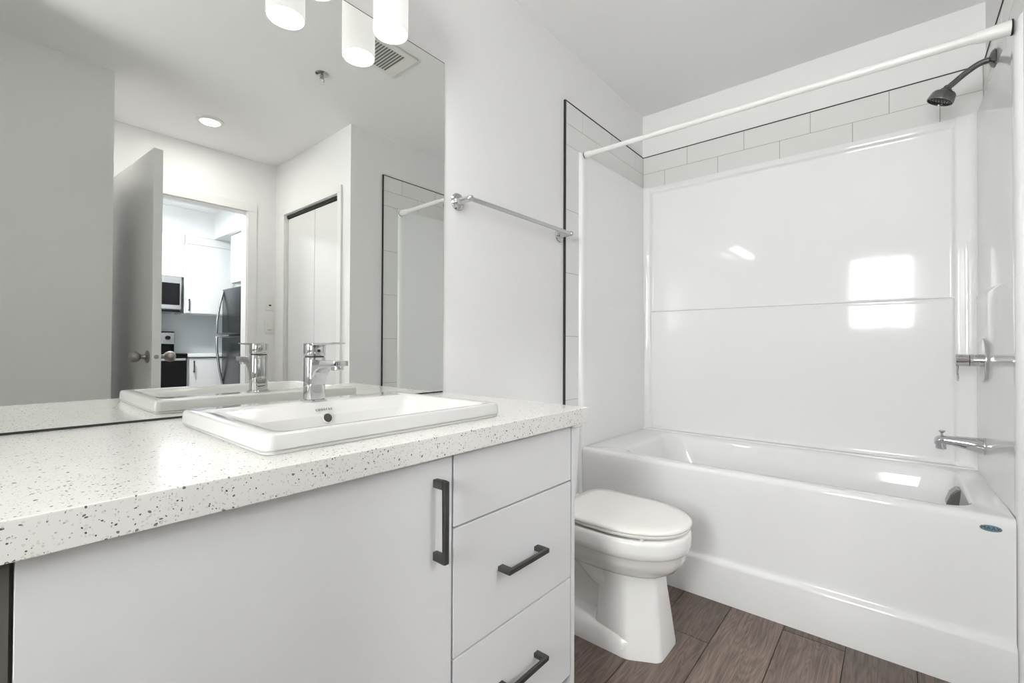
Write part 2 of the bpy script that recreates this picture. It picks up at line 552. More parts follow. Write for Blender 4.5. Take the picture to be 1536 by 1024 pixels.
# overflow cover on the inner end wall
bm = bmesh.new()
prism(bm, [(-1.408, 0.435), (-1.408, 0.508), (-1.394, 0.508), (-1.378, 0.488), (-1.366, 0.452), (-1.368, 0.435)], 'x', 2.35, 2.42)
ov = obj('overflow_cover', bm, 'darknickel', tub, bevel=0.005, seg=3)
ov['label'] = 'chrome overflow cover'
bd = lat((1.9674, -1.4385, 0.4945), (-1, 0, 0), [(0.024, -0.001), (0.024, 0.001), (0.0225, 0.0016)], n=36)
for v in bd.verts: v.co.z = 0.4945 + (v.co.z - 0.4945) * 0.40
bdo = obj('badge', bd, 'badge', tub)
bdo['label'] = 'small oval blue maker badge'
text_mesh('lettering', 'MAAX', 0.0145, (1.9655, -1.4385, 0.4945), (0, -1, 0), (0, 0, 1), 'ink', bdo, 0.0003, 1.1)
obj('drain', lat((2.335, -1.20, 0.144), (0, 0, 1), [(0.035, 0), (0.035, 0.004), (0.028, 0.006), (0.0, 0.006)]), 'chrome', tub)

# ------------------------------------------------------------------ tub surround
sur = thing('tub_surround', 'glossy white three-sided wall surround standing on the bathtub rim', 'shower surround', (2.70, -0.75, 0.53))
SZ0, SZ1 = 0.531, 2.0115
ZR = 1.246


def sstep(a, b_, t):
    t = min(1, max(0, (t - a) / (b_ - a))); return t * t * (3 - 2 * t)


def back_panel():
    def depth(y, z):
        pil = max(sstep(-0.078, -0.064, y), sstep(-1.408, -1.424, y))           # corner columns
        up = sstep(ZR - 0.004, ZR + 0.006, z)
        top = sstep(1.972, 1.986, z)
        lower = 0.001 + 0.024 * (z - SZ0) / (ZR - SZ0) + 0.001 * sstep(ZR - 0.02, ZR - 0.004, z)
        lower = max(lower * (1 - pil), 0.020 * pil)
        upper = max(0.020 * pil, 0.012 * top)
        d = lower * (1 - up) + upper * up
        r = 0.035
        for s in (-0.028 - y, y - YS - 0.032):
            if s < r:
                s = max(s, 0); d = max(d, 0.0) + (r - math.sqrt(max(0, r * r - (r - s) ** 2))) * 0.9
        d += 0.02 * (1 - sstep(SZ0, SZ0 + 0.02, z)) * 0.6
        return d
    ys = [-0.028, -0.030, -0.033, -0.037, -0.042, -0.048, -0.055, -0.062, -0.066, -0.070, -0.074, -0.078, -0.083]
    ys += [-0.083 - (1.403 - 0.083) * k / 16 for k in range(1, 17)]
    ys += [-1.408, -1.412, -1.416, -1.420, -1.424, -1.43, -1.437, -1.444, -1.45, -1.456, -1.463, -1.470, -1.476, -1.480, -1.483, -1.485]
    zs = [SZ0, SZ0 + 0.004, SZ0 + 0.008, SZ0 + 0.012, SZ0 + 0.016, SZ0 + 0.022] + [0.56 + (1.22 - 0.56) * k / 8 for k in range(9)] + [1.226, 1.230, 1.236, 1.242, 1.244, 1.246, 1.248, 1.250, 1.252, 1.26] + [1.27 + (1.965 - 1.27) * k / 8 for k in range(9)] + [1.972, 1.976, 1.979, 1.982, 1.986, 1.995, SZ1]
    bm = bmesh.new()
    X0 = XE - 0.0265
    g = [[bm.verts.new((X0 - depth(y, z), y, z)) for y in ys] for z in zs]
    for i in range(len(zs) - 1):
        for j in range(len(ys) - 1):
            bm.faces.new((g[i][j], g[i][j + 1], g[i + 1][j + 1], g[i + 1][j]))
    # back and edges
    bt = [bm.verts.new((XE - 0.001, y, SZ1)) for y in ys]; bb = [bm.verts.new((XE - 0.001, y, SZ0)) for y in ys]
    for j in range(len(ys) - 1):
        bm.faces.new((g[-1][j], g[-1][j + 1], bt[j + 1], bt[j])); bm.faces.new((g[0][j], g[0][j + 1], bb[j + 1], bb[j]))
        bm.faces.new((bt[j], bt[j + 1], bb[j + 1], bb[j]))
    return bm


obj('back_panel', back_panel(), 'acrylic', sur, angle=60)


def side_panel(yw, s):
    """tapers from 12 mm at the flange to 36 mm at the back corner; a rounded ridge carries round at the ledge height."""
    bm = bmesh.new()
    xs = [FX0 + 0.05, 2.10, 2.25, 2.40, 2.55, 2.66, 2.712]
    zs = [SZ0, SZ0 + 0.012, 0.58, 0.9, 1.22, 1.238, 1.244, 1.248, 1.254, 1.5, 1.9, 1.995, SZ1 - 0.004, SZ1]
    def d(x, z):
        t = 0.0238 + 0.0105 * (x - xs[0]) / (xs[-1] - xs[0])
        t += 0.004 * (1 - sstep(1.240, 1.250, z)) * sstep(2.05, 2.3, x)
        if z > SZ1 - 0.006: t -= 0.004 * (z - SZ1 + 0.006) / 0.006
        return t
    g = [[bm.verts.new((x, yw + s * d(x, z), z)) for x in xs] for z in zs]
    w = [[bm.verts.new((x, yw + s * 0.001, z)) for x in xs] for z in (SZ0, SZ1)]
    for i in range(len(zs) - 1):
        for j in range(len(xs) - 1):
            bm.faces.new((g[i][j], g[i][j + 1], g[i + 1][j + 1], g[i + 1][j]))
    for j in (0, len(xs) - 1):
        bm.faces.new([g[i][j] for i in range(len(zs))] + [w[1][j], w[0][j]])
    for j in range(len(xs) - 1):
        bm.faces.new((g[-1][j], g[-1][j + 1], w[1][j + 1], w[1][j])); bm.faces.new((g[0][j], g[0][j + 1], w[0][j + 1], w[0][j]))
        bm.faces.new((w[1][j], w[1][j + 1], w[0][j + 1], w[0][j]))
    return bm


def flange(yw, s, low=False):
    bm = bmesh.new()
    prof = [(0, 0.001), (0.0, 0.010), (0.003, 0.018), (0.009, 0.0225), (0.018, 0.0245), (0.030, 0.025), (0.040, 0.0245), (0.049, 0.0243), (0.06, 0.0243), (0.06, 0.001)]
    rings = []
    for z, k in (((0.0, 1), (0.5305, 1)) if low else ((0.5308, 1), (1.985, 1), (2.0, 0.93), (2.008, 0.75), (2.0115, 0.5))):
        rings.append([Vector((FX0 + px, yw + s * (0.001 + (py - 0.001) * k), z)) for px, py in prof])
    loft(bm, rings)
    return bm


for yw, s in ((0, -1), (YS, 1)):
    obj('side_panel', side_panel(yw, s), 'acrylic', sur, angle=50)
    fl = flange(yw, s)
    obj('front_flange', fl, 'acrylic', sur, angle=40)
    obj('end_flange', flange(yw, s, True), 'acrylic', tub, angle=40)

# ------------------------------------------------------------------ shower rod
rod = thing('shower_rod', 'white telescoping shower curtain rod across the bathtub front', 'shower rod', (1.975, -0.75, 1.98))
pa, pb = Vector((1.982, -0.0275, 1.998)), Vector((1.972, -1.4915, 1.982))
ax = (pb - pa); ln = ax.length; axn = ax.normalized()
obj('thin_tube', lat(pa, axn, [(0.0115, 0.03), (0.0115, 1.10)], n=24), 'rod', rod)
obj('thick_tube', lat(pa, axn, [(0.0125, 1.06), (0.0138, 1.061), (0.0138, ln - 0.03)], n=24), 'rod', rod)
obj('end_cap', lat(pa, axn, [(0.016, 0.004), (0.0165, 0.008), (0.0155, 0.035), (0.013, 0.042)], n=24), 'rod', rod)
obj('end_cap', lat(pa, axn, [(0.0145, ln - 0.085), (0.018, ln - 0.072), (0.0212, ln - 0.02), (0.0215, ln - 0.005)], n=24), 'rod', rod)
obj('rubber_pad', lat(pa, axn, [(0.0225, ln - 0.005), (0.0225, ln - 0.0006)], n=24), 'dark', rod)
obj('rubber_pad', lat(pa, axn, [(0.0155, 0.0006), (0.0155, 0.004)], n=24), 'dark', rod)

# ------------------------------------------------------------------ shower head
XF = 2.42
sh = thing('shower_sprayer', 'dark chrome shower head on a bent arm high on the tiled wall', 'shower head', (XF, YS + 0.008, 2.10))
obj('wall_flange', lat((XF, YS + 0.0085, 2.103), (0, 1, 0), [(0.032, 0), (0.033, 0.003), (0.027, 0.011), (0.013, 0.017), (0.0105, 0.018)]), 'darknickel', sh)
path = smooth_path([(XF, YS + 0.01, 2.103), (XF, -1.467, 2.098), (XF, -1.430, 2.077), (XF, -1.400, 2.053), (XF, -1.381, 2.038)], 6)
bm = bmesh.new(); tube(bm, path, 0.0105, 20)
obj('arm', bm, 'darknickel', sh)
hd = Vector((0.02, 0.42, -0.9)).normalized()
hp = Vector((XF, -1.381, 2.041))
obj('collar', lat(hp, hd, [(0.011, -0.004), (0.013, 0.0), (0.013, 0.006), (0.018, 0.009), (0.019, 0.016)]), 'darknickel', sh)
obj('spray_head', lat(hp, hd, [(0.018, 0.014), (0.027, 0.017), (0.034, 0.021), (0.0385, 0.027), (0.0425, 0.052), (0.0418, 0.055), (0.0395, 0.055), (0.0385, 0.049)], n=40), 'darknickel', sh)
bm = bmesh.new(); lathe(bm, hp, hd, [(0.0388, 0.048), (0.0388, 0.0505), (0.037, 0.0515)], n=40)
x_, y_, z_ = frame_of(hd)
for rr, nn in ((0.0, 1), (0.010, 6), (0.020, 12), (0.029, 18)):
    for i in range(nn):
        c = hp + (x_ * math.cos(2 * PI * i / nn) + y_ * math.sin(2 * PI * i / nn)) * rr
        lathe(bm, c, hd, [(0.0018, 0.050), (0.0018, 0.0525), (0.0012, 0.053)], n=8)
fo = obj('spray_face', bm, 'blackglass', sh)
fo['label'] = 'black nozzle face'

# ------------------------------------------------------------------ mixing valve
XV = 2.455; YP = YS + 0.0318
va = thing('shower_valve', 'round chrome shower mixing valve with a small lever above the tub spout', 'shower valve', (XV, YP, 0.985))
obj('escutcheon', lat((XV, YP, 0.986), (0, 1, 0), [(0.080, 0), (0.0815, 0.003), (0.0815, 0.011), (0.079, 0.013), (0.03, 0.0135)], n=48), 'chrome', va)
obj('valve_body', lat((XV, YP, 0.986), (0, 1, 0), [(0.0235, 0.012), (0.0235, 0.046), (0.022, 0.047)], n=36), 'chrome', va)
obj('handle_barrel', lat((XV, YP, 0.986), (0, 1, 0), [(0.022, 0.0475), (0.0235, 0.0485), (0.0235, 0.083), (0.022, 0.085)], n=36), 'chrome', va)
bm = bmesh.new()
tube(bm, [(XV, YP + 0.079, 0.966), (XV, YP + 0.080, 0.940), (XV, YP + 0.078, 0.915), (XV, YP + 0.078, 0.905)], [0.0045, 0.0038, 0.0038, 0.003], 12, 2.0)
obj('lever', bm, 'chrome', va)

# ------------------------------------------------------------------ tub spout
sp = thing('tub_spout', 'chrome bathtub spout with a pull-up diverter over the tub rim', 'tub spout', (XV, YP, 0.665))
bm = bmesh.new()
rings = []
for y, zc_, rx, rz in ((0.0, 0.664, 0.029, 0.030), (0.006, 0.664, 0.029, 0.030), (0.012, 0.664, 0.029, 0.030), (0.05, 0.668, 0.026, 0.025), (0.09, 0.672, 0.023, 0.019), (0.118, 0.674, 0.021, 0.0165), (0.132, 0.672, 0.0195, 0.0175), (0.142, 0.668, 0.016, 0.015), (0.147, 0.664, 0.009, 0.009)):
    rings.append([Vector((XV + rx * math.cos(2 * PI * i / 28), YP + y, zc_ + rz * math.sin(2 * PI * i / 28))) for i in range(28)])
loft(bm, rings)
lathe(bm, (XV, YP + 0.127, 0.668), (0, 0, -1), [(0.0165, 0.0), (0.0165, 0.028), (0.0145, 0.030), (0.0135, 0.024)], n=24)
obj('spout_body', bm, 'chrome', sp, angle=45)
obj('wall_ring', lat((XV, YP, 0.664), (0, 1, 0), [(0.031, 0), (0.0315, 0.002), (0.0315, 0.012), (0.030, 0.013)]), 'chrome', sp)
obj('diverter_knob', lat((XV, YP + 0.124, 0.686), (0, 0, 1), [(0.0045, 0), (0.004, 0.014), (0.009, 0.018), (0.0105, 0.021), (0.009, 0.024)], n=20), 'chrome', sp)

# ------------------------------------------------------------------ toilet
TX = 1.528
toi = thing('toilet', 'white porcelain toilet with closed lid between vanity and bathtub', 'toilet', (TX, -0.36, 0))


def egg(yf, yb, hw, z, ef=2.15, eb=3.4, n=48, k=0.50, cx=TX):
    """yf: front tip, yb: back; k: where the widest point is between them."""
    yc = yf + (yb - yf) * k
    out = []
    for i in range(n):
        t = 2 * PI * i / n
        c, s = math.cos(t), math.sin(t)
        if s < 0: e, l = ef, yc - yf
        else: e, l = eb, yb - yc
        out.append(Vector((cx + hw * math.copysign(abs(c) ** (2 / e), c), yc + l * math.copysign(abs(s) ** (2 / e), s), z)))
    return out


bm = bmesh.new()
loft(bm, [egg(-0.60, -0.36, 0.10, 0.30), egg(-0.650, -0.30, 0.142, 0.395), egg(-0.658, -0.28, 0.150, 0.410), egg(-0.666, -0.262, 0.158, 0.4125), egg(-0.690, -0.235, 0.176, 0.4115), egg(-0.697, -0.232, 0.181, 0.406), egg(-0.699, -0.231, 0.183, 0.397), egg(-0.6985, -0.232, 0.1825, 0.372), egg(-0.697, -0.234, 0.181, 0.356),
          egg(-0.692, -0.234, 0.1765, 0.350), egg(-0.688, -0.234, 0.1725, 0.344), egg(-0.684, -0.234, 0.168, 0.325), egg(-0.674, -0.233, 0.159, 0.303), egg(-0.657, -0.232, 0.142, 0.281), egg(-0.628, -0.23, 0.116, 0.262), egg(-0.585, -0.23, 0.088, 0.249), egg(-0.54, -0.25, 0.06, 0.238)])


def column(z, hwf, hws, yf, ys_, yb):
    """plan of the front column: flat front, chamfered corners."""
    return [Vector((TX + x, y, z)) for x, y in ((-hwf, yf), (hwf, yf), (hws, ys_), (hws * 0.93, yb), (-hws * 0.93, yb), (-hws, ys_))]


cb = bmesh.new()
loft(cb, [column(0.0, 0.073, 0.128, -0.634, -0.535, -0.40), column(0.012, 0.073, 0.128, -0.634, -0.535, -0.40), column(0.10, 0.064, 0.112, -0.624, -0.53, -0.41), column(0.20, 0.055, 0.100, -0.611, -0.52, -0.41), column(0.275, 0.052, 0.096, -0.603, -0.515, -0.40)])
bmesh.ops.recalc_face_normals(cb, faces=cb.faces)
es = [e for e in cb.edges if abs(e.verts[0].co.z - e.verts[1].co.z) > 0.005]
bmesh.ops.bevel(cb, geom=es, offset=0.018, segments=4, profile=0.5, affect='EDGES', clamp_overlap=True)
tmp = bpy.data.meshes.new('tmp'); cb.to_mesh(tmp); cb.free(); bm.from_mesh(tmp); bpy.data.meshes.remove(tmp)
# foot behind the column and the trapway
loft(bm, [rrect(TX - 0.126, TX + 0.126, -0.56, -0.09, 0.0, 0.05), rrect(TX - 0.126, TX + 0.126, -0.56, -0.09, 0.05, 0.05), rrect(TX - 0.11, TX + 0.11, -0.55, -0.10, 0.072, 0.05), rrect(TX - 0.06, TX + 0.06, -0.5, -0.12, 0.085, 0.05)])
for s in (-1, 1):
    tube(bm, smooth_path([(TX + s * 0.03, -0.48, 0.18), (TX + s * 0.062, -0.41, 0.225), (TX + s * 0.078, -0.34, 0.285), (TX + s * 0.075, -0.25, 0.29), (TX + s * 0.07, -0.19, 0.22), (TX + s * 0.07, -0.18, 0.06)], 6), 0.042, 16)
    lathe(bm, (TX + s * 0.105, -0.30, 0.05), (0, 0, 1), [(0.013, 0), (0.013, 0.022), (0.009, 0.03), (0.002, 0.032)], n=16)
loft(bm, [rrect(TX - 0.05, TX + 0.05, -0.46, -0.14, 0.07, 0.03), rrect(TX - 0.06, TX + 0.06, -0.46, -0.14, 0.25, 0.03)])
loft(bm, [rrect(TX - 0.11, TX + 0.11, -0.30, -0.03, 0.30, 0.04), rrect(TX - 0.15, TX + 0.15, -0.32, -0.03, 0.36, 0.04), rrect(TX - 0.155, TX + 0.155, -0.32, -0.03, 0.402, 0.04)])
obj('bowl', bm, 'porcelain', toi, angle=40)
bm = bmesh.new()
loft(bm, [egg(-0.692, -0.258, 0.170, 0.4185), egg(-0.697, -0.256, 0.175, 0.4205), egg(-0.6985, -0.256, 0.1765, 0.4265), egg(-0.696, -0.258, 0.174, 0.4300)])
obj('seat', bm, 'lid', toi)
bm = bmesh.new()
loft(bm, [egg(-0.690, -0.256, 0.168, 0.4302, eb=6), egg(-0.700, -0.252, 0.177, 0.4312, eb=6), egg(-0.7015, -0.251, 0.1785, 0.4345, eb=6), egg(-0.7005, -0.251, 0.1775, 0.4400, eb=6), egg(-0.695, -0.255, 0.172, 0.4440, eb=6), egg(-0.66, -0.29, 0.14, 0.4470, eb=6), egg(-0.60, -0.33, 0.09, 0.4480, eb=6)])
obj('lid', bm, 'lid', toi, angle=60)
for x, y in ((TX - 0.14, -0.60), (TX + 0.14, -0.60), (TX - 0.02, -0.672)):
    obj('bumper', bx(x - 0.006, x + 0.006, y - 0.006, y + 0.006, 0.4105, 0.4195), 'lid', toi, smooth=False)
for s_ in (-1, 1):
    obj('hinge', lat((TX + s_ * 0.075 - 0.02, -0.245, 0.424), (1, 0, 0), [(0.012, 0), (0.012, 0.04)], n=16), 'lid', toi)
bm = bmesh.new()
loft(bm, [rrect(TX - 0.150, TX + 0.150, -0.185, -0.02, 0.402, 0.03), rrect(TX - 0.158, TX + 0.158, -0.192, -0.018, 0.55, 0.03), rrect(TX - 0.165, TX + 0.165, -0.195, -0.016, 0.69, 0.03)])
obj('tank', bm, 'porcelain', toi)
bm = bmesh.new()
loft(bm, [rrect(TX - 0.168, TX + 0.168, -0.198, -0.014, 0.691, 0.03), rrect(TX - 0.172, TX + 0.172, -0.202, -0.012, 0.696, 0.03), rrect(TX - 0.172, TX + 0.172, -0.202, -0.012, 0.716, 0.03), rrect(TX - 0.166, TX + 0.166, -0.196, -0.016, 0.722, 0.03)])
obj('tank_lid', bm, 'porcelain', toi)
bm = bmesh.new()
lathe(bm, (TX - 0.12, -0.194, 0.655), (0, -1, 0), [(0.012, 0), (0.012, 0.012), (0.008, 0.015)], n=20)
tube(bm, [(TX - 0.12, -0.207, 0.655), (TX - 0.09, -0.210, 0.652), (TX - 0.06, -0.207, 0.648)], [0.006, 0.005, 0.006], 10)
obj('flush_lever', bm, 'chrome', toi)

# ------------------------------------------------------------------ vanity
ZC = 0.8705
van = thing('vanity_cabinet', 'white flat-front vanity cabinet with one door and three drawers', 'vanity', (0.53, -0.28, 0))
YF = -0.57
ZK = 0.10
obj('carcass', boxes((0.0255, 0.042, -0.548, -0.004, 0.0, 0.828), (0.042, 1.017, -0.548, -0.004, 0.165, 0.181), (0.042, 1.017, -0.020, -0.004, 0.181, 0.828), (0.590, 0.606, -0.548, -0.02, 0.181, 0.80),
                     (0.042, 1.017, -0.548, -0.50, 0.812, 0.828)), 'carcass', van, smooth=False)
obj('side_panel', bx(1.0175, 1.0335, YF, -0.002, 0.0, 0.828), 'melamine', van, bevel=0.0012)
obj('toe_kick', bx(0.042, 1.0175, -0.520, -0.505, 0.0, 0.165), 'melamine', van, smooth=False)
ep = obj('end_panel', boxes((-0.055, 0.0252, -0.566, -0.002, 0.0, 0.829)), 'panel', van, smooth=False)
ep['label'] = 'dark grey end panel'


def bar_pull(name, p0, p1, out, across, parent):
    """flat square-section pull; p0,p1 the ends of the bar on the face; out: how far it stands off (-Y)."""
    p0, p1 = Vector(p0), Vector(p1)
    d = (p1 - p0).normalized(); a = Vector(across)
    o = Vector((0, -1, 0))
    bm = bmesh.new()
    w, t, foot = 0.0052, 0.0075, 0.0155
    def bar(a0, a1, o0, o1, ww):
        vs = [bm.verts.new(p0 + d * u + o * v + a * k) for u in (a0, a1) for v in (o0, o1) for k in (-ww, ww)]
        for f in ((0, 1, 3, 2), (4, 5, 7, 6), (0, 1, 5, 4), (2, 3, 7, 6), (0, 2, 6, 4), (1, 3, 7, 5)): bm.faces.new([vs[i] for i in f])
    L = (p1 - p0).length
    bar(0, L, out - t, out, w)
    bar(0, foot, 0, out - t, w); bar(L - foot, L, 0, out - t, w)
    return obj(name, bm, 'handle', parent, bevel=0.0012, seg=2)


dr = obj('door', bx(0.0285, 0.5955, YF, -0.551, 0.175, 0.8285), 'melamine', van, bevel=0.0012)
bar_pull('handle', (0.5535, YF, 0.640), (0.5535, YF, 0.7885), 0.034, (1, 0, 0), dr)
d1 = obj('drawer', bx(0.6005, 1.0143, YF, -0.551, 0.6845, 0.8285), 'melamine', van, bevel=0.0012)
d2 = obj('drawer', bx(0.6005, 1.0143, YF, -0.551, 0.4325, 0.6805), 'melamine', van, bevel=0.0012)
d3 = obj('drawer', bx(0.6005, 1.0143, YF, -0.551, 0.178, 0.4285), 'melamine', van, bevel=0.0012)
bar_pull('handle', (0.728, YF, 0.5585), (0.871, YF, 0.5585), 0.034, (0, 0, 1), d2)
bar_pull('handle', (0.728, YF, 0.3095), (0.871, YF, 0.3095), 0.034, (0, 0, 1), d3)

# countertop with a cut-out for the sink
def counter():
    bm = bmesh.new()
    xs = [-0.055, 0.292, 0.780, 1.0684]; ys = [-0.5895, -0.502, -0.118, -0.0035]
    top = [[bm.verts.new((x, y, ZC)) for y in ys] for x in xs]; bot = [[bm.verts.new((x, y, 0.8295)) for y in ys] for x in xs]
    for i in range(3):
        for j in range(3):
            if i == 1 and j == 1: continue
            bm.faces.new((top[i][j], top[i + 1][j], top[i + 1][j + 1], top[i][j + 1])); bm.faces.new((bot[i][j], bot[i + 1][j], bot[i + 1][j + 1], bot[i][j + 1]))
    for i in range(3):
        for j in (0, 3): bm.faces.new((top[i][j], top[i + 1][j], bot[i + 1][j], bot[i][j]))
        for ii in (0, 3): bm.faces.new((top[ii][i], top[ii][i + 1], bot[ii][i + 1], bot[ii][i]))
    for a, b_ in (((1, 1), (2, 1)), ((2, 1), (2, 2)), ((2, 2), (1, 2)), ((1, 2), (1, 1))):
        bm.faces.new((top[a[0]][a[1]], top[b_[0]][b_[1]], bot[b_[0]][b_[1]], bot[a[0]][a[1]]))
    return bm


ct = obj('countertop', counter(), 'quartz', bevel=0.002, seg=2)
tag(ct, 'white speckled quartz countertop on top of the vanity cabinet', 'countertop')

# ------------------------------------------------------------------ sink
ZS = 0.9015
sk = thing('sink', 'white rectangular drop-in sink on the quartz countertop', 'sink', (0.536, -0.31, ZC))
bm = bmesh.new()
o_ = (0.2755, 0.7965, -0.5175, -0.100)
def ri(d, z, r): return rrect(o_[0] + d, o_[1] - d, o_[2] + d, o_[3] - d, z, r, 6)
R = [ri(0.03, ZC - 0.03, 0.02), ri(0.03, ZC + 0.0005, 0.02), ri(0.0025, ZC + 0.0006, 0.016), ri(0.0012, ZC + 0.0045, 0.016), ri(0.0035, ZC + 0.0052, 0.016), ri(0.0032, ZC + 0.0068, 0.016), ri(0.0, ZC + 0.0075, 0.016), ri(0.001, ZS - 0.006, 0.016), ri(0.0025, ZS - 0.002, 0.016), ri(0.006, ZS, 0.016)]
for x0, x1, y0, y1, z, r in ((0.303, 0.770, -0.500, -0.196, ZS, 0.022), (0.308, 0.766, -0.496, -0.199, ZS - 0.003, 0.024), (0.318, 0.760, -0.491, -0.209, ZS - 0.011, 0.028), (0.345, 0.754, -0.486, -0.2335, ZS - 0.026, 0.04),
                             (0.372, 0.744, -0.480, -0.243, ZS - 0.06, 0.05), (0.390, 0.730, -0.470, -0.255, ZS - 0.088, 0.055), (0.42, 0.70, -0.445, -0.285, ZS - 0.104, 0.05), (0.48, 0.60, -0.40, -0.33, ZS - 0.108, 0.03)):
    R.append(rrect(x0, x1, y0, y1, z, r, 6))
loft(bm, R)
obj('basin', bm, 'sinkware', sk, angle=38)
nrm = Vector((0, -0.93, 0.37)).normalized()
oh = Vector((0.5195, -0.2378, 0.8695))
bm = bmesh.new(); lathe(bm, oh - nrm * 0.006, nrm, [(0.0115, 0.0), (0.0118, 0.0085), (0.0103, 0.0095), (0.0095, 0.006)], n=28)
ohr = obj('overflow_ring', bm, 'sinkware', sk)
obj('overflow_hole', lat(oh - nrm * 0.004, nrm, [(0.0098, 0.0), (0.0098, 0.006), (0.004, 0.0065)], n=28), 'brass', sk)
up2 = Vector((0, 0.52, 0.85)).normalized()
text_mesh('lettering', 'contrac', 0.0105, Vector((0.5195, -0.2208, 0.8877)) + Vector((0, -0.85, 0.52)) * 0.0012, (1, 0, 0), up2, 'ink', sk, 0.0003, 1.25)
obj('drain', lat((0.54, -0.365, ZS - 0.1085), (0, 0, 1), [(0.022, 0), (0.022, 0.003), (0.018, 0.0045), (0.0, 0.005)]), 'chrome', sk)

# ------------------------------------------------------------------ faucet
FX, FY = 0.524, -0.166
fa = thing('faucet', 'chrome single-lever faucet standing on the back edge of the sink', 'faucet', (FX, FY, ZS))
def rsq(h, z, rad): return rrect(FX - h, FX + h, FY - h, FY + h, z, rad, 7)
bm = bmesh.new()
loft(bm, [rsq(0.0250, ZS, 0.016), rsq(0.0255, ZS + 0.0012, 0.016), rsq(0.0255, ZS + 0.0035, 0.016), rsq(0.0240, ZS + 0.0052, 0.015)])
obj('base_plate', bm, 'chrome', fa)
bm = bmesh.new()
loft(bm, [rsq(0.0208, ZS + 0.0052, 0.013), rsq(0.0212, ZS + 0.0065, 0.013), rsq(0.0212, ZS + 0.1025, 0.013), rsq(0.0205, ZS + 0.104, 0.013)])
sb = bmesh.new()
f0 = FY - 0.018
prof = [(FY - 0.002, ZS + 0.040), (FY - 0.002, ZS + 0.0985), (FY - 0.075, ZS + 0.0985), (FY - 0.121, ZS + 0.0978), (FY - 0.1225, ZS + 0.0965), (FY - 0.1225, ZS + 0.0875), (FY - 0.1205, ZS + 0.0858), (FY - 0.085, ZS + 0.0832), (FY - 0.058, ZS + 0.0795), (FY - 0.044, ZS + 0.0735), (FY - 0.0335, ZS + 0.0645), (FY - 0.0265, ZS + 0.0525), (FY - 0.021, ZS + 0.040)]
prism(sb, prof, 'x', FX - 0.0170, FX + 0.0170)
es = [e for e in sb.edges if len(e.link_faces) == 2]
bmesh.ops.recalc_face_normals(sb, faces=sb.faces)
es = [e for e in sb.edges if e.calc_face_angle(0) > 0.6]
bmesh.ops.bevel(sb, geom=es, offset=0.0028, segments=3, profile=0.5, affect='EDGES', clamp_overlap=True)
tmp = bpy.data.meshes.new('tmp'); sb.to_mesh(tmp); sb.free(); bm.from_mesh(tmp); bpy.data.meshes.remove(tmp)
obj('body', bm, 'chrome', fa, angle=50)
obj('aerator', lat((FX, FY - 0.106, ZS + 0.0865), (0, -0.1, -1), [(0.0130, 0), (0.0130, 0.008), (0.0115, 0.010), (0.010, 0.0085)], n=24), 'chrome', fa)
bm = bmesh.new()
loft(bm, [rsq(0.0185, ZS + 0.1035, 0.011), rsq(0.0185, ZS + 0.1075, 0.011)])
obj('seal_ring', bm, 'dark', fa, smooth=False)
bm = bmesh.new()
loft(bm, [rsq(0.0208, ZS + 0.1070, 0.013), rsq(0.0214, ZS + 0.1080, 0.013), rsq(0.0214, ZS + 0.1355, 0.013), rsq(0.0208, ZS + 0.1365, 0.013)])
sb = bmesh.new()
prism(sb, [(FY + 0.010, ZS + 0.1345), (FY + 0.010, ZS + 0.1372), (FY - 0.085, ZS + 0.1378), (FY - 0.112, ZS + 0.1388), (FY - 0.112, ZS + 0.1358), (FY - 0.085, ZS + 0.1343), (FY - 0.028, ZS + 0.1325), (FY - 0.020, ZS + 0.1310)], 'x', FX - 0.0155, FX + 0.0155)
tmp = bpy.data.meshes.new('tmp'); sb.to_mesh(tmp); sb.free(); bm.from_mesh(tmp); bpy.data.meshes.remove(tmp)
lv = obj('lever_handle', bm, 'chrome', fa, angle=40)
f0 = FY - 0.0214
obj('set_screw', lat((FX, f0 - 0.0005, ZS + 0.1195), (0, -1, 0), [(0.0032, 0), (0.0032, 0.0012)], n=16), 'dark', lv)

# ------------------------------------------------------------------ mirror
mi = obj('mirror', bx(-0.055, 1.0684, -0.0035, -0.0015, ZC + 0.005, 2.0325), 'mirror', smooth=False)
tag(mi, 'large frameless wall mirror above the vanity countertop', 'mirror')
bm = boxes((-0.057, 1.0690, -0.0015, -0.0002, ZC + 0.0005, 2.0345), (-0.055, 1.0684, -0.0036, -0.0015, ZC + 0.0003, ZC + 0.005), (-0.055, 1.0684, -0.0036, -0.0015, 2.0325, 2.0345))
mb = obj('edge_channel', bm, 'dark', mi, smooth=False)
mb['label'] = 'thin dark edge'

# ------------------------------------------------------------------ towel bar
tb = thing('towel_bar', 'chrome towel bar on the wall between mirror and tile', 'towel bar', (1.464, -0.001, 1.557))
ZB = 1.5585
for x in (1.136, 1.792):
    obj('wall_flange', lat((x, -0.0005, ZB), (0, -1, 0), [(0.031, 0), (0.0315, 0.003), (0.029, 0.007), (0.024, 0.009), (0.0235, 0.012), (0.019, 0.014), (0.013, 0.016)], n=32), 'chrome', tb)
    bm = bmesh.new()
    lathe(bm, (x, 0, ZB), (0, -1, 0), [(0.0155, 0.014), (0.0125, 0.03), (0.0105, 0.055), (0.0115, 0.062), (0.0115, 0.072), (0.009, 0.077), (0.004, 0.079)], n=24)
    obj('post', bm, 'chrome', tb)
obj('bar', lat((1.140, -0.066, ZB), (1, 0, 0), [(0.0085, 0), (0.0085, 0.648)], n=24), 'chrome', tb)

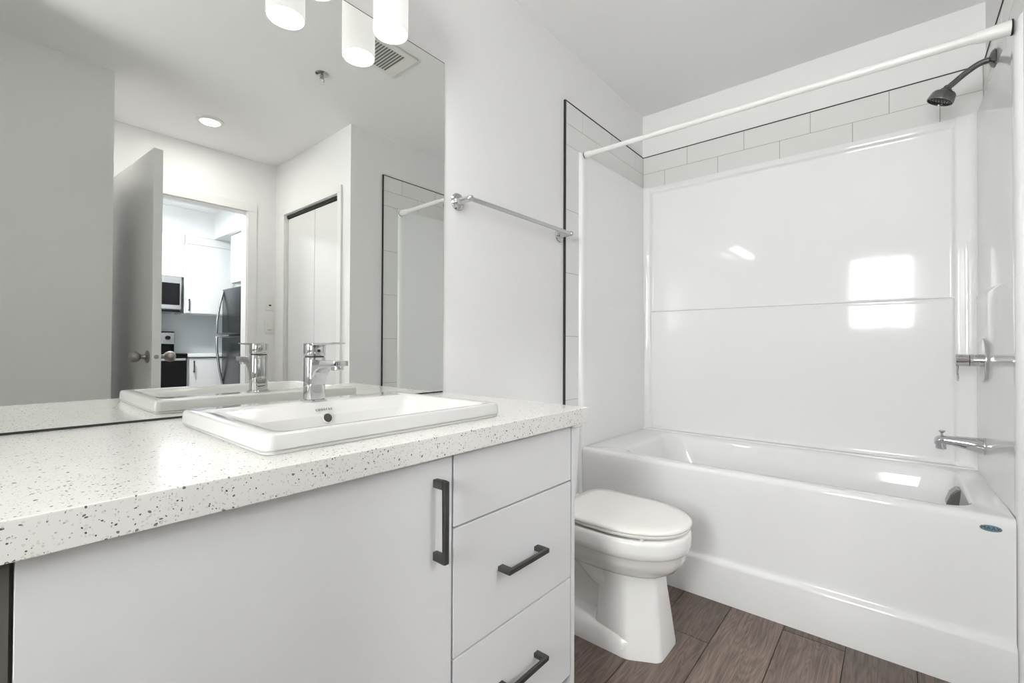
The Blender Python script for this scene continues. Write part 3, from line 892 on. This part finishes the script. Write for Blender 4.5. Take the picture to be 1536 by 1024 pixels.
# ------------------------------------------------------------------ vanity light
vl = thing('vanity_light', 'three-shade vanity wall light with white glass cylinders above the mirror', 'wall light', (0.557, 0, 2.15))
obj('backplate', bx(0.26, 0.855, -0.022, -0.0005, 2.105, 2.215), 'nickel', vl, bevel=0.004)
SX, SY, SB = 0.7835, -0.09, 1.950
prof_o = [(0.0475, 0), (0.0495, 0.0015), (0.0500, 0.004), (0.0500, 0.165), (0.046, 0.170), (0.02, 0.171)]
arm0 = None
for k in range(3):
    x = SX - 0.2265 * k
    if k == 0:
        bm = bmesh.new(); tube(bm, smooth_path([(x, -0.02, 2.16), (x, -0.06, 2.165), (x, -0.088, 2.155), (x, SY, 2.118)], 6), 0.008, 12)
        arm0 = obj('arm', bm, 'nickel', vl)
        cup0 = obj('socket_cup', lat((x, SY, 2.1215), (0, 0, 1), [(0.03, 0), (0.03, 0.012), (0.012, 0.02), (0.009, 0.03)]), 'nickel', vl)
        sh0 = obj('glass_shade', lat((x, SY, SB), (0, 0, 1), prof_o, n=48, cap0=False), 'shade', vl)
        gl0 = obj('glowing_opening', lat((x, SY, SB + 0.0035), (0, 0, 1), [(0.0, 0.0), (0.046, 0.0), (0.0468, 0.002), (0.0, 0.004)], n=48), 'bulb', vl)
    else:
        for q in (arm0, cup0, sh0, gl0): copy_part(q, (-0.2265 * k, 0, 0), vl)

# ------------------------------------------------------------------ ceiling fittings
def downlight(x, y, r, watts, label, group=None):
    t = thing('downlight', label, 'ceiling light', (x, y, H), group)
    obj('trim_ring', lat((x, y, H), (0, 0, -1), [(r, 0), (r, 0.006), (r - 0.008, 0.011), (r - 0.020, 0.012), (r - 0.022, 0.008)], n=48, cap1=False), 'plastic', t)
    obj('lens', lat((x, y, H), (0, 0, -1), [(r - 0.021, 0.001), (r - 0.021, 0.009), (r - 0.03, 0.0105)], n=48), 'lens', t)
    l = bpy.data.lights.new('downlight_lamp', 'AREA'); l.shape = 'DISK'; l.size = 2 * (r - 0.03); l.energy = watts
    l.color = (1.0, 0.97, 0.93)
    lo = bpy.data.objects.new('downlight_lamp', l); C.objects.link(lo); lo.location = (x, y, H - 0.0135)
    return t


downlight(0.982, -2.185, 0.078, DOWN, 'round white recessed downlight, lit, in the ceiling by the door')

ve = thing('exhaust_vent', 'white square bathroom exhaust fan grille in the ceiling', 'vent', (1.30, -0.745, H))
obj('cover', bx(1.160, 1.447, -0.858, -0.632, H - 0.012, H - 0.0005), 'plastic', ve, bevel=0.005)
bm = bmesh.new()
n = 12
for i in range(n):
    x0 = 1.195 + (1.385 - 1.195) * i / n
    box(bm, x0 + 0.003, x0 + 0.0125, -0.828, -0.662, H - 0.0128, H - 0.0118)
g_ = obj('grille', bm, 'slot', ve, smooth=False)
g_['label'] = 'dark grille slots'

sx_, sy_ = 1.194, -1.132
spk = thing('fire_sprinkler', 'small chrome ceiling fire sprinkler', 'sprinkler', (sx_, sy_, H))
obj('escutcheon', lat((sx_, sy_, H), (0, 0, -1), [(0.034, 0), (0.034, 0.003), (0.022, 0.010), (0.012, 0.012)]), 'chrome', spk)
bm = bmesh.new(); lathe(bm, (sx_, sy_, H), (0, 0, -1), [(0.010, 0.010), (0.010, 0.024), (0.006, 0.026)], n=16)
for s in (-1, 1): tube(bm, [(sx_ + s * 0.008, sy_, H - 0.022), (sx_ + s * 0.013, sy_, H - 0.034), (sx_ + s * 0.003, sy_, H - 0.05)], 0.002, 8)
obj('frame', bm, 'nickel', spk)
obj('deflector', lat((sx_, sy_, H - 0.05), (0, 0, -1), [(0.004, 0), (0.014, 0.001), (0.014, 0.0025)], n=20), 'chrome', spk)

# ------------------------------------------------------------------ door to the kitchen
struct('trim_4', boxes((DX1 - 0.016, DX1 - 0.0005, YD - T, YD, 0, DZ - 0.0005), (DX0 + 0.0005, DX0 + 0.016, YD - T, YD, 0, DZ - 0.0005), (DX0 + 0.0165, DX1 - 0.0165, YD - T, YD, DZ - 0.016, DZ - 0.0005),
                       (DX1 - 0.010, DX1 + 0.056, YD + 0.0005, YD + 0.014, 0, DZ - 0.0105), (DX0 - 0.020, DX0 + 0.010, YD + 0.0005, YD + 0.014, 0, DZ - 0.0105), (DX0 - 0.020, DX1 + 0.056, YD + 0.0005, YD + 0.014, DZ - 0.010, DZ + 0.056)), 'trim', bevel=0.0015)
hx, hy = 0.535, YD + 0.02
dl, dt = 0.915, 0.04
ang = math.atan2(-1.70 - hy, 0.601 - hx)
_d = Vector((math.cos(ang), math.sin(ang), 0)); _n = Vector((-math.sin(ang), math.cos(ang), 0))   # _n points to -X


def door_pt(a, b_, z): return Vector((hx, hy, 0)) + _d * a + _n * b_ + Vector((0, 0, z))


bm = bmesh.new()
loft(bm, [[door_pt(a, b_, z) for a, b_ in ((0, 0), (dl, 0), (dl, -dt), (0, -dt))] for z in (0.012, 2.058)])
do = obj('door_1', bm, 'door', bevel=0.0015); do['kind'] = 'structure'
for side, b0_ in ((1, 0.0), (-1, -dt)):
    bm = bmesh.new()
    lathe(bm, door_pt(dl - 0.062, b0_, 0.970), _n * side, [(0.033, 0), (0.033, 0.004), (0.028, 0.008), (0.014, 0.011), (0.011, 0.02), (0.012, 0.030), (0.019, 0.036), (0.0265, 0.046), (0.029, 0.058), (0.027, 0.070), (0.019, 0.079), (0.008, 0.083)], n=32)
    obj('knob', bm, 'nickel', do)
obj('latch_plate', lat(door_pt(dl, -dt / 2, 0.970), _d, [(0.011, -0.001), (0.011, 0.0008), (0.008, 0.0012)], n=24), 'nickel', do)

# closet door
struct('trim_5', boxes((XC - 0.014, XC - 0.0005, CY0 - 0.05, CY0 - 0.002, 0, CZ + 0.0015), (XC - 0.014, XC - 0.0005, CY1 + 0.002, CY1 + 0.05, 0, CZ + 0.0015), (XC - 0.014, XC - 0.0005, CY0 - 0.05, CY1 + 0.05, CZ + 0.002, CZ + 0.05)), 'trim', bevel=0.0015)
ym = (CY0 + CY1) / 2 + 0.03
c2 = obj('door_2', bx(XC + 0.02, XC + 0.05, CY0 + 0.004, ym - 0.0015, 0.012, CZ - 0.028), 'door', bevel=0.003); c2['kind'] = 'structure'
obj('leaf', bx(XC + 0.02, XC + 0.05, ym + 0.0015, CY1 - 0.004, 0.012, CZ - 0.028), 'door', c2, bevel=0.003)
obj('track', bx(XC + 0.012, XC + 0.058, CY0, CY1, CZ - 0.024, CZ - 0.0005), 'dark', c2, smooth=False)

# switches
for z, lab, extra in ((1.372, 'upper white wall switch plate with a dark button beside the door', True), (1.185, 'lower plain white wall switch plate beside the door', False)):
    t = thing('wall_switch', lab, 'switch', (1.548, YD, z))
    obj('plate', bx(1.515, 1.581, YD + 0.0005, YD + 0.006, z - 0.058, z + 0.058), 'plastic', t, bevel=0.0025)
    obj('rocker', bx(1.531, 1.565, YD + 0.006, YD + 0.0095, z - 0.034, z + 0.034), 'trim', t, bevel=0.0015)
    if extra: obj('button', bx(1.540, 1.558, YD + 0.0095, YD + 0.0115, z - 0.024, z - 0.012), 'ink', t, smooth=False)
    else: obj('slot', bx(1.535, 1.561, YD + 0.0095, YD + 0.0105, z - 0.03, z - 0.026), 'grout', t, smooth=False)

# ------------------------------------------------------------------ kitchen seen through the door
struct('trim_6', boxes((KX0, KX1, KY, -4.585, 2.205, H), (1.73, KX1, -4.585, YD - T, 2.21, H)), 'kwhite')
cl = thing('flush_light', 'round flush kitchen ceiling light beyond the door', 'ceiling light', (0.95, -3.6, H))
obj('base', lat((0.95, -3.6, H), (0, 0, -1), [(0.16, 0), (0.16, 0.02), (0.15, 0.022)]), 'plastic', cl)
obj('diffuser', lat((0.95, -3.6, H), (0, 0, -1), [(0.15, 0.022), (0.145, 0.05), (0.11, 0.07), (0.0, 0.078)]), 'lens', cl)
l = bpy.data.lights.new('kitchen_lamp', 'AREA'); l.shape = 'DISK'; l.size = 0.3; l.energy = KITCHEN; l.color = (0.96, 0.98, 1.0)
lo = bpy.data.objects.new('kitchen_lamp', l); C.objects.link(lo); lo.location = (0.95, -3.6, H - 0.085)


def small_pull(p, L, axis, out, parent):
    p = Vector(p); a = Vector(axis); o = Vector(out)
    bm = bmesh.new()
    tube(bm, [p + a * (-L / 2) + o * 0.028, p + a * (L / 2) + o * 0.028], 0.006, 10)
    for s in (-1, 1): tube(bm, [p + a * (s * (L / 2 - 0.012)), p + a * (s * (L / 2 - 0.012)) + o * 0.028], 0.005, 10)
    return obj('handle', bm, 'handle', parent)


wc = thing('wall_cabinet', 'white kitchen wall cabinet right of the microwave', 'kitchen cabinet', (1.85, -4.77, 1.37), 'kitchen wall cabinets')
obj('body', bx(1.455, KX1 - 0.003, KY + 0.003, -4.60, 1.372, 2.203), 'kwhite', wc, smooth=False)
obj('crown', bx(1.458, KX1 - 0.003, -4.60, -4.583, 2.120, 2.203), 'kwhite', wc, bevel=0.001)
d_ = obj('door', bx(1.468, 1.92, -4.60, -4.58, 1.376, 2.114), 'kwhite', wc, bevel=0.0015)
small_pull((1.492, -4.58, 1.46), 0.13, (0, 0, 1), (0, 1, 0), d_)
wc2 = thing('wall_cabinet', 'shorter white kitchen wall cabinet above the microwave', 'kitchen cabinet', (1.05, -4.77, 1.75), 'kitchen wall cabinets')
obj('body', bx(0.66, 1.452, KY + 0.003, -4.60, 1.752, 2.203), 'kwhite', wc2, smooth=False)
obj('crown', bx(0.66, 1.452, -4.60, -4.583, 2.120, 2.203), 'kwhite', wc2, bevel=0.001)
obj('door', bx(0.665, 1.05, -4.60, -4.58, 1.756, 2.114), 'kwhite', wc2, bevel=0.0015)
obj('door', bx(1.054, 1.436, -4.60, -4.58, 1.756, 2.114), 'kwhite', wc2, bevel=0.0015)
wc3 = thing('wall_cabinet', 'white kitchen cabinet above the refrigerator', 'kitchen cabinet', (2.1, -3.9, 1.68), 'kitchen wall cabinets')
obj('body', bx(1.80, KX1 - 0.003, -4.24, -3.52, 1.69, 2.207), 'kwhite', wc3, smooth=False)
obj('door', bx(1.78, 1.80, -4.235, -3.525, 1.695, 2.203), 'kwhite', wc3, bevel=0.0015)

mw = thing('microwave', 'stainless over-the-range microwave under the short wall cabinet', 'microwave', (1.04, -4.7, 1.38))
obj('body', bx(0.665, 1.412, KY + 0.003, -4.52, 1.395, 1.748), 'steel', mw, bevel=0.004)
obj('front', boxes((0.668, 1.409, -4.52, -4.50, 1.400, 1.740)), 'steel', mw, bevel=0.006)
obj('window', bx(0.70, 1.393, -4.5, -4.497, 1.445, 1.672), 'blackglass', mw, bevel=0.001)
obj('bottom_vent', bx(0.68, 1.40, -4.90, -4.505, 1.372, 1.395), 'blackglass', mw, bevel=0.004)

rg = thing('range', 'black and stainless freestanding kitchen range below the microwave', 'stove', (1.03, -4.58, 0))
obj('body', bx(0.66, 1.405, -4.93, -4.30, 0.02, 0.925), 'blackglass', rg, bevel=0.004)
obj('cooktop', bx(0.658, 1.407, -4.90, -4.262, 0.9255, 0.945), 'blackglass', rg, bevel=0.003)
od = obj('oven_door', bx(0.665, 1.402, -4.30, -4.265, 0.20, 0.922), 'blackglass', rg, bevel=0.004)
obj('handle', bx(0.72, 1.385, -4.235, -4.215, 0.872, 0.898), 'steel', od, bevel=0.006)
for x0 in (0.73, 1.345): obj('handle_post', bx(x0, x0 + 0.03, -4.265, -4.235, 0.877, 0.893), 'steel', od, smooth=False)
obj('lower_backguard', bx(0.665, 1.437, -4.945, -4.87, 0.946, 1.04), 'blackglass', rg, bevel=0.003)
bg = obj('control_panel', bx(0.665, 1.442, -4.945, -4.86, 1.0405, 1.165), 'steel', rg, bevel=0.006)
obj('top_edge', bx(0.66, 1.435, -4.945, -4.865, 1.1655, 1.177), 'blackglass', rg, bevel=0.002)
for x in (1.375, 1.29, 0.80, 0.72):
    obj('knob', lat((x, -4.86, 1.108), (0, 1, 0), [(0.024, 0), (0.022, 0.02), (0.018, 0.024)], n=24), 'blackglass', rg)

bc = thing('base_cabinet', 'white kitchen base cabinet right of the range', 'kitchen cabinet', (1.85, -4.6, 0))
obj('body', bx(1.413, KX1 - 0.003, KY + 0.003, -4.32, 0.10, 0.898), 'kwhite', bc, smooth=False)
obj('toe_kick', bx(1.413, KX1 - 0.003, KY + 0.003, -4.38, 0.0, 0.10), 'dark', bc, smooth=False)
d_ = obj('door', bx(1.43, 1.90, -4.32, -4.30, 0.11, 0.893), 'kwhite', bc, bevel=0.0015)
small_pull((1.468, -4.30, 0.81), 0.12, (0, 0, 1), (0, 1, 0), d_)
kc = obj('kitchen_counter', bx(1.411, KX1 - 0.003, KY + 0.003, -4.285, 0.906, 0.938), 'kwhite', bevel=0.003)
tag(kc, 'white kitchen countertop on the base cabinet by the range', 'countertop')

fg = thing('refrigerator', 'dark stainless refrigerator with bowed silver handles', 'refrigerator', (2.05, -3.87, 0))
FY0, FY1 = -4.235, -3.54
obj('body', bx(1.765, 2.43, FY0, FY1, 0.02, 1.612), 'fridge', fg, bevel=0.006)
fd = obj('freezer_door', bx(1.70, 1.762, FY0 + 0.002, FY1 - 0.002, 1.140, 1.618), 'fridge', fg, bevel=0.010, seg=3)
rd = obj('fridge_door', bx(1.70, 1.762, FY0 + 0.002, FY1 - 0.002, 0.06, 1.126), 'fridge', fg, bevel=0.010, seg=3)
ye = FY0 + 0.045
for par, pts in ((fd, [(1.697, ye, 1.595), (1.665, ye, 1.45), (1.642, ye, 1.28), (1.640, ye, 1.150), (1.697, ye, 1.150)]), (rd, [(1.697, ye, 1.118), (1.640, ye, 1.118), (1.642, ye, 0.98), (1.665, ye, 0.80), (1.697, ye, 0.62)])):
    bm = bmesh.new()
    tube(bm, pts, 0.012, 12)
    obj('handle', bm, 'steel', par)
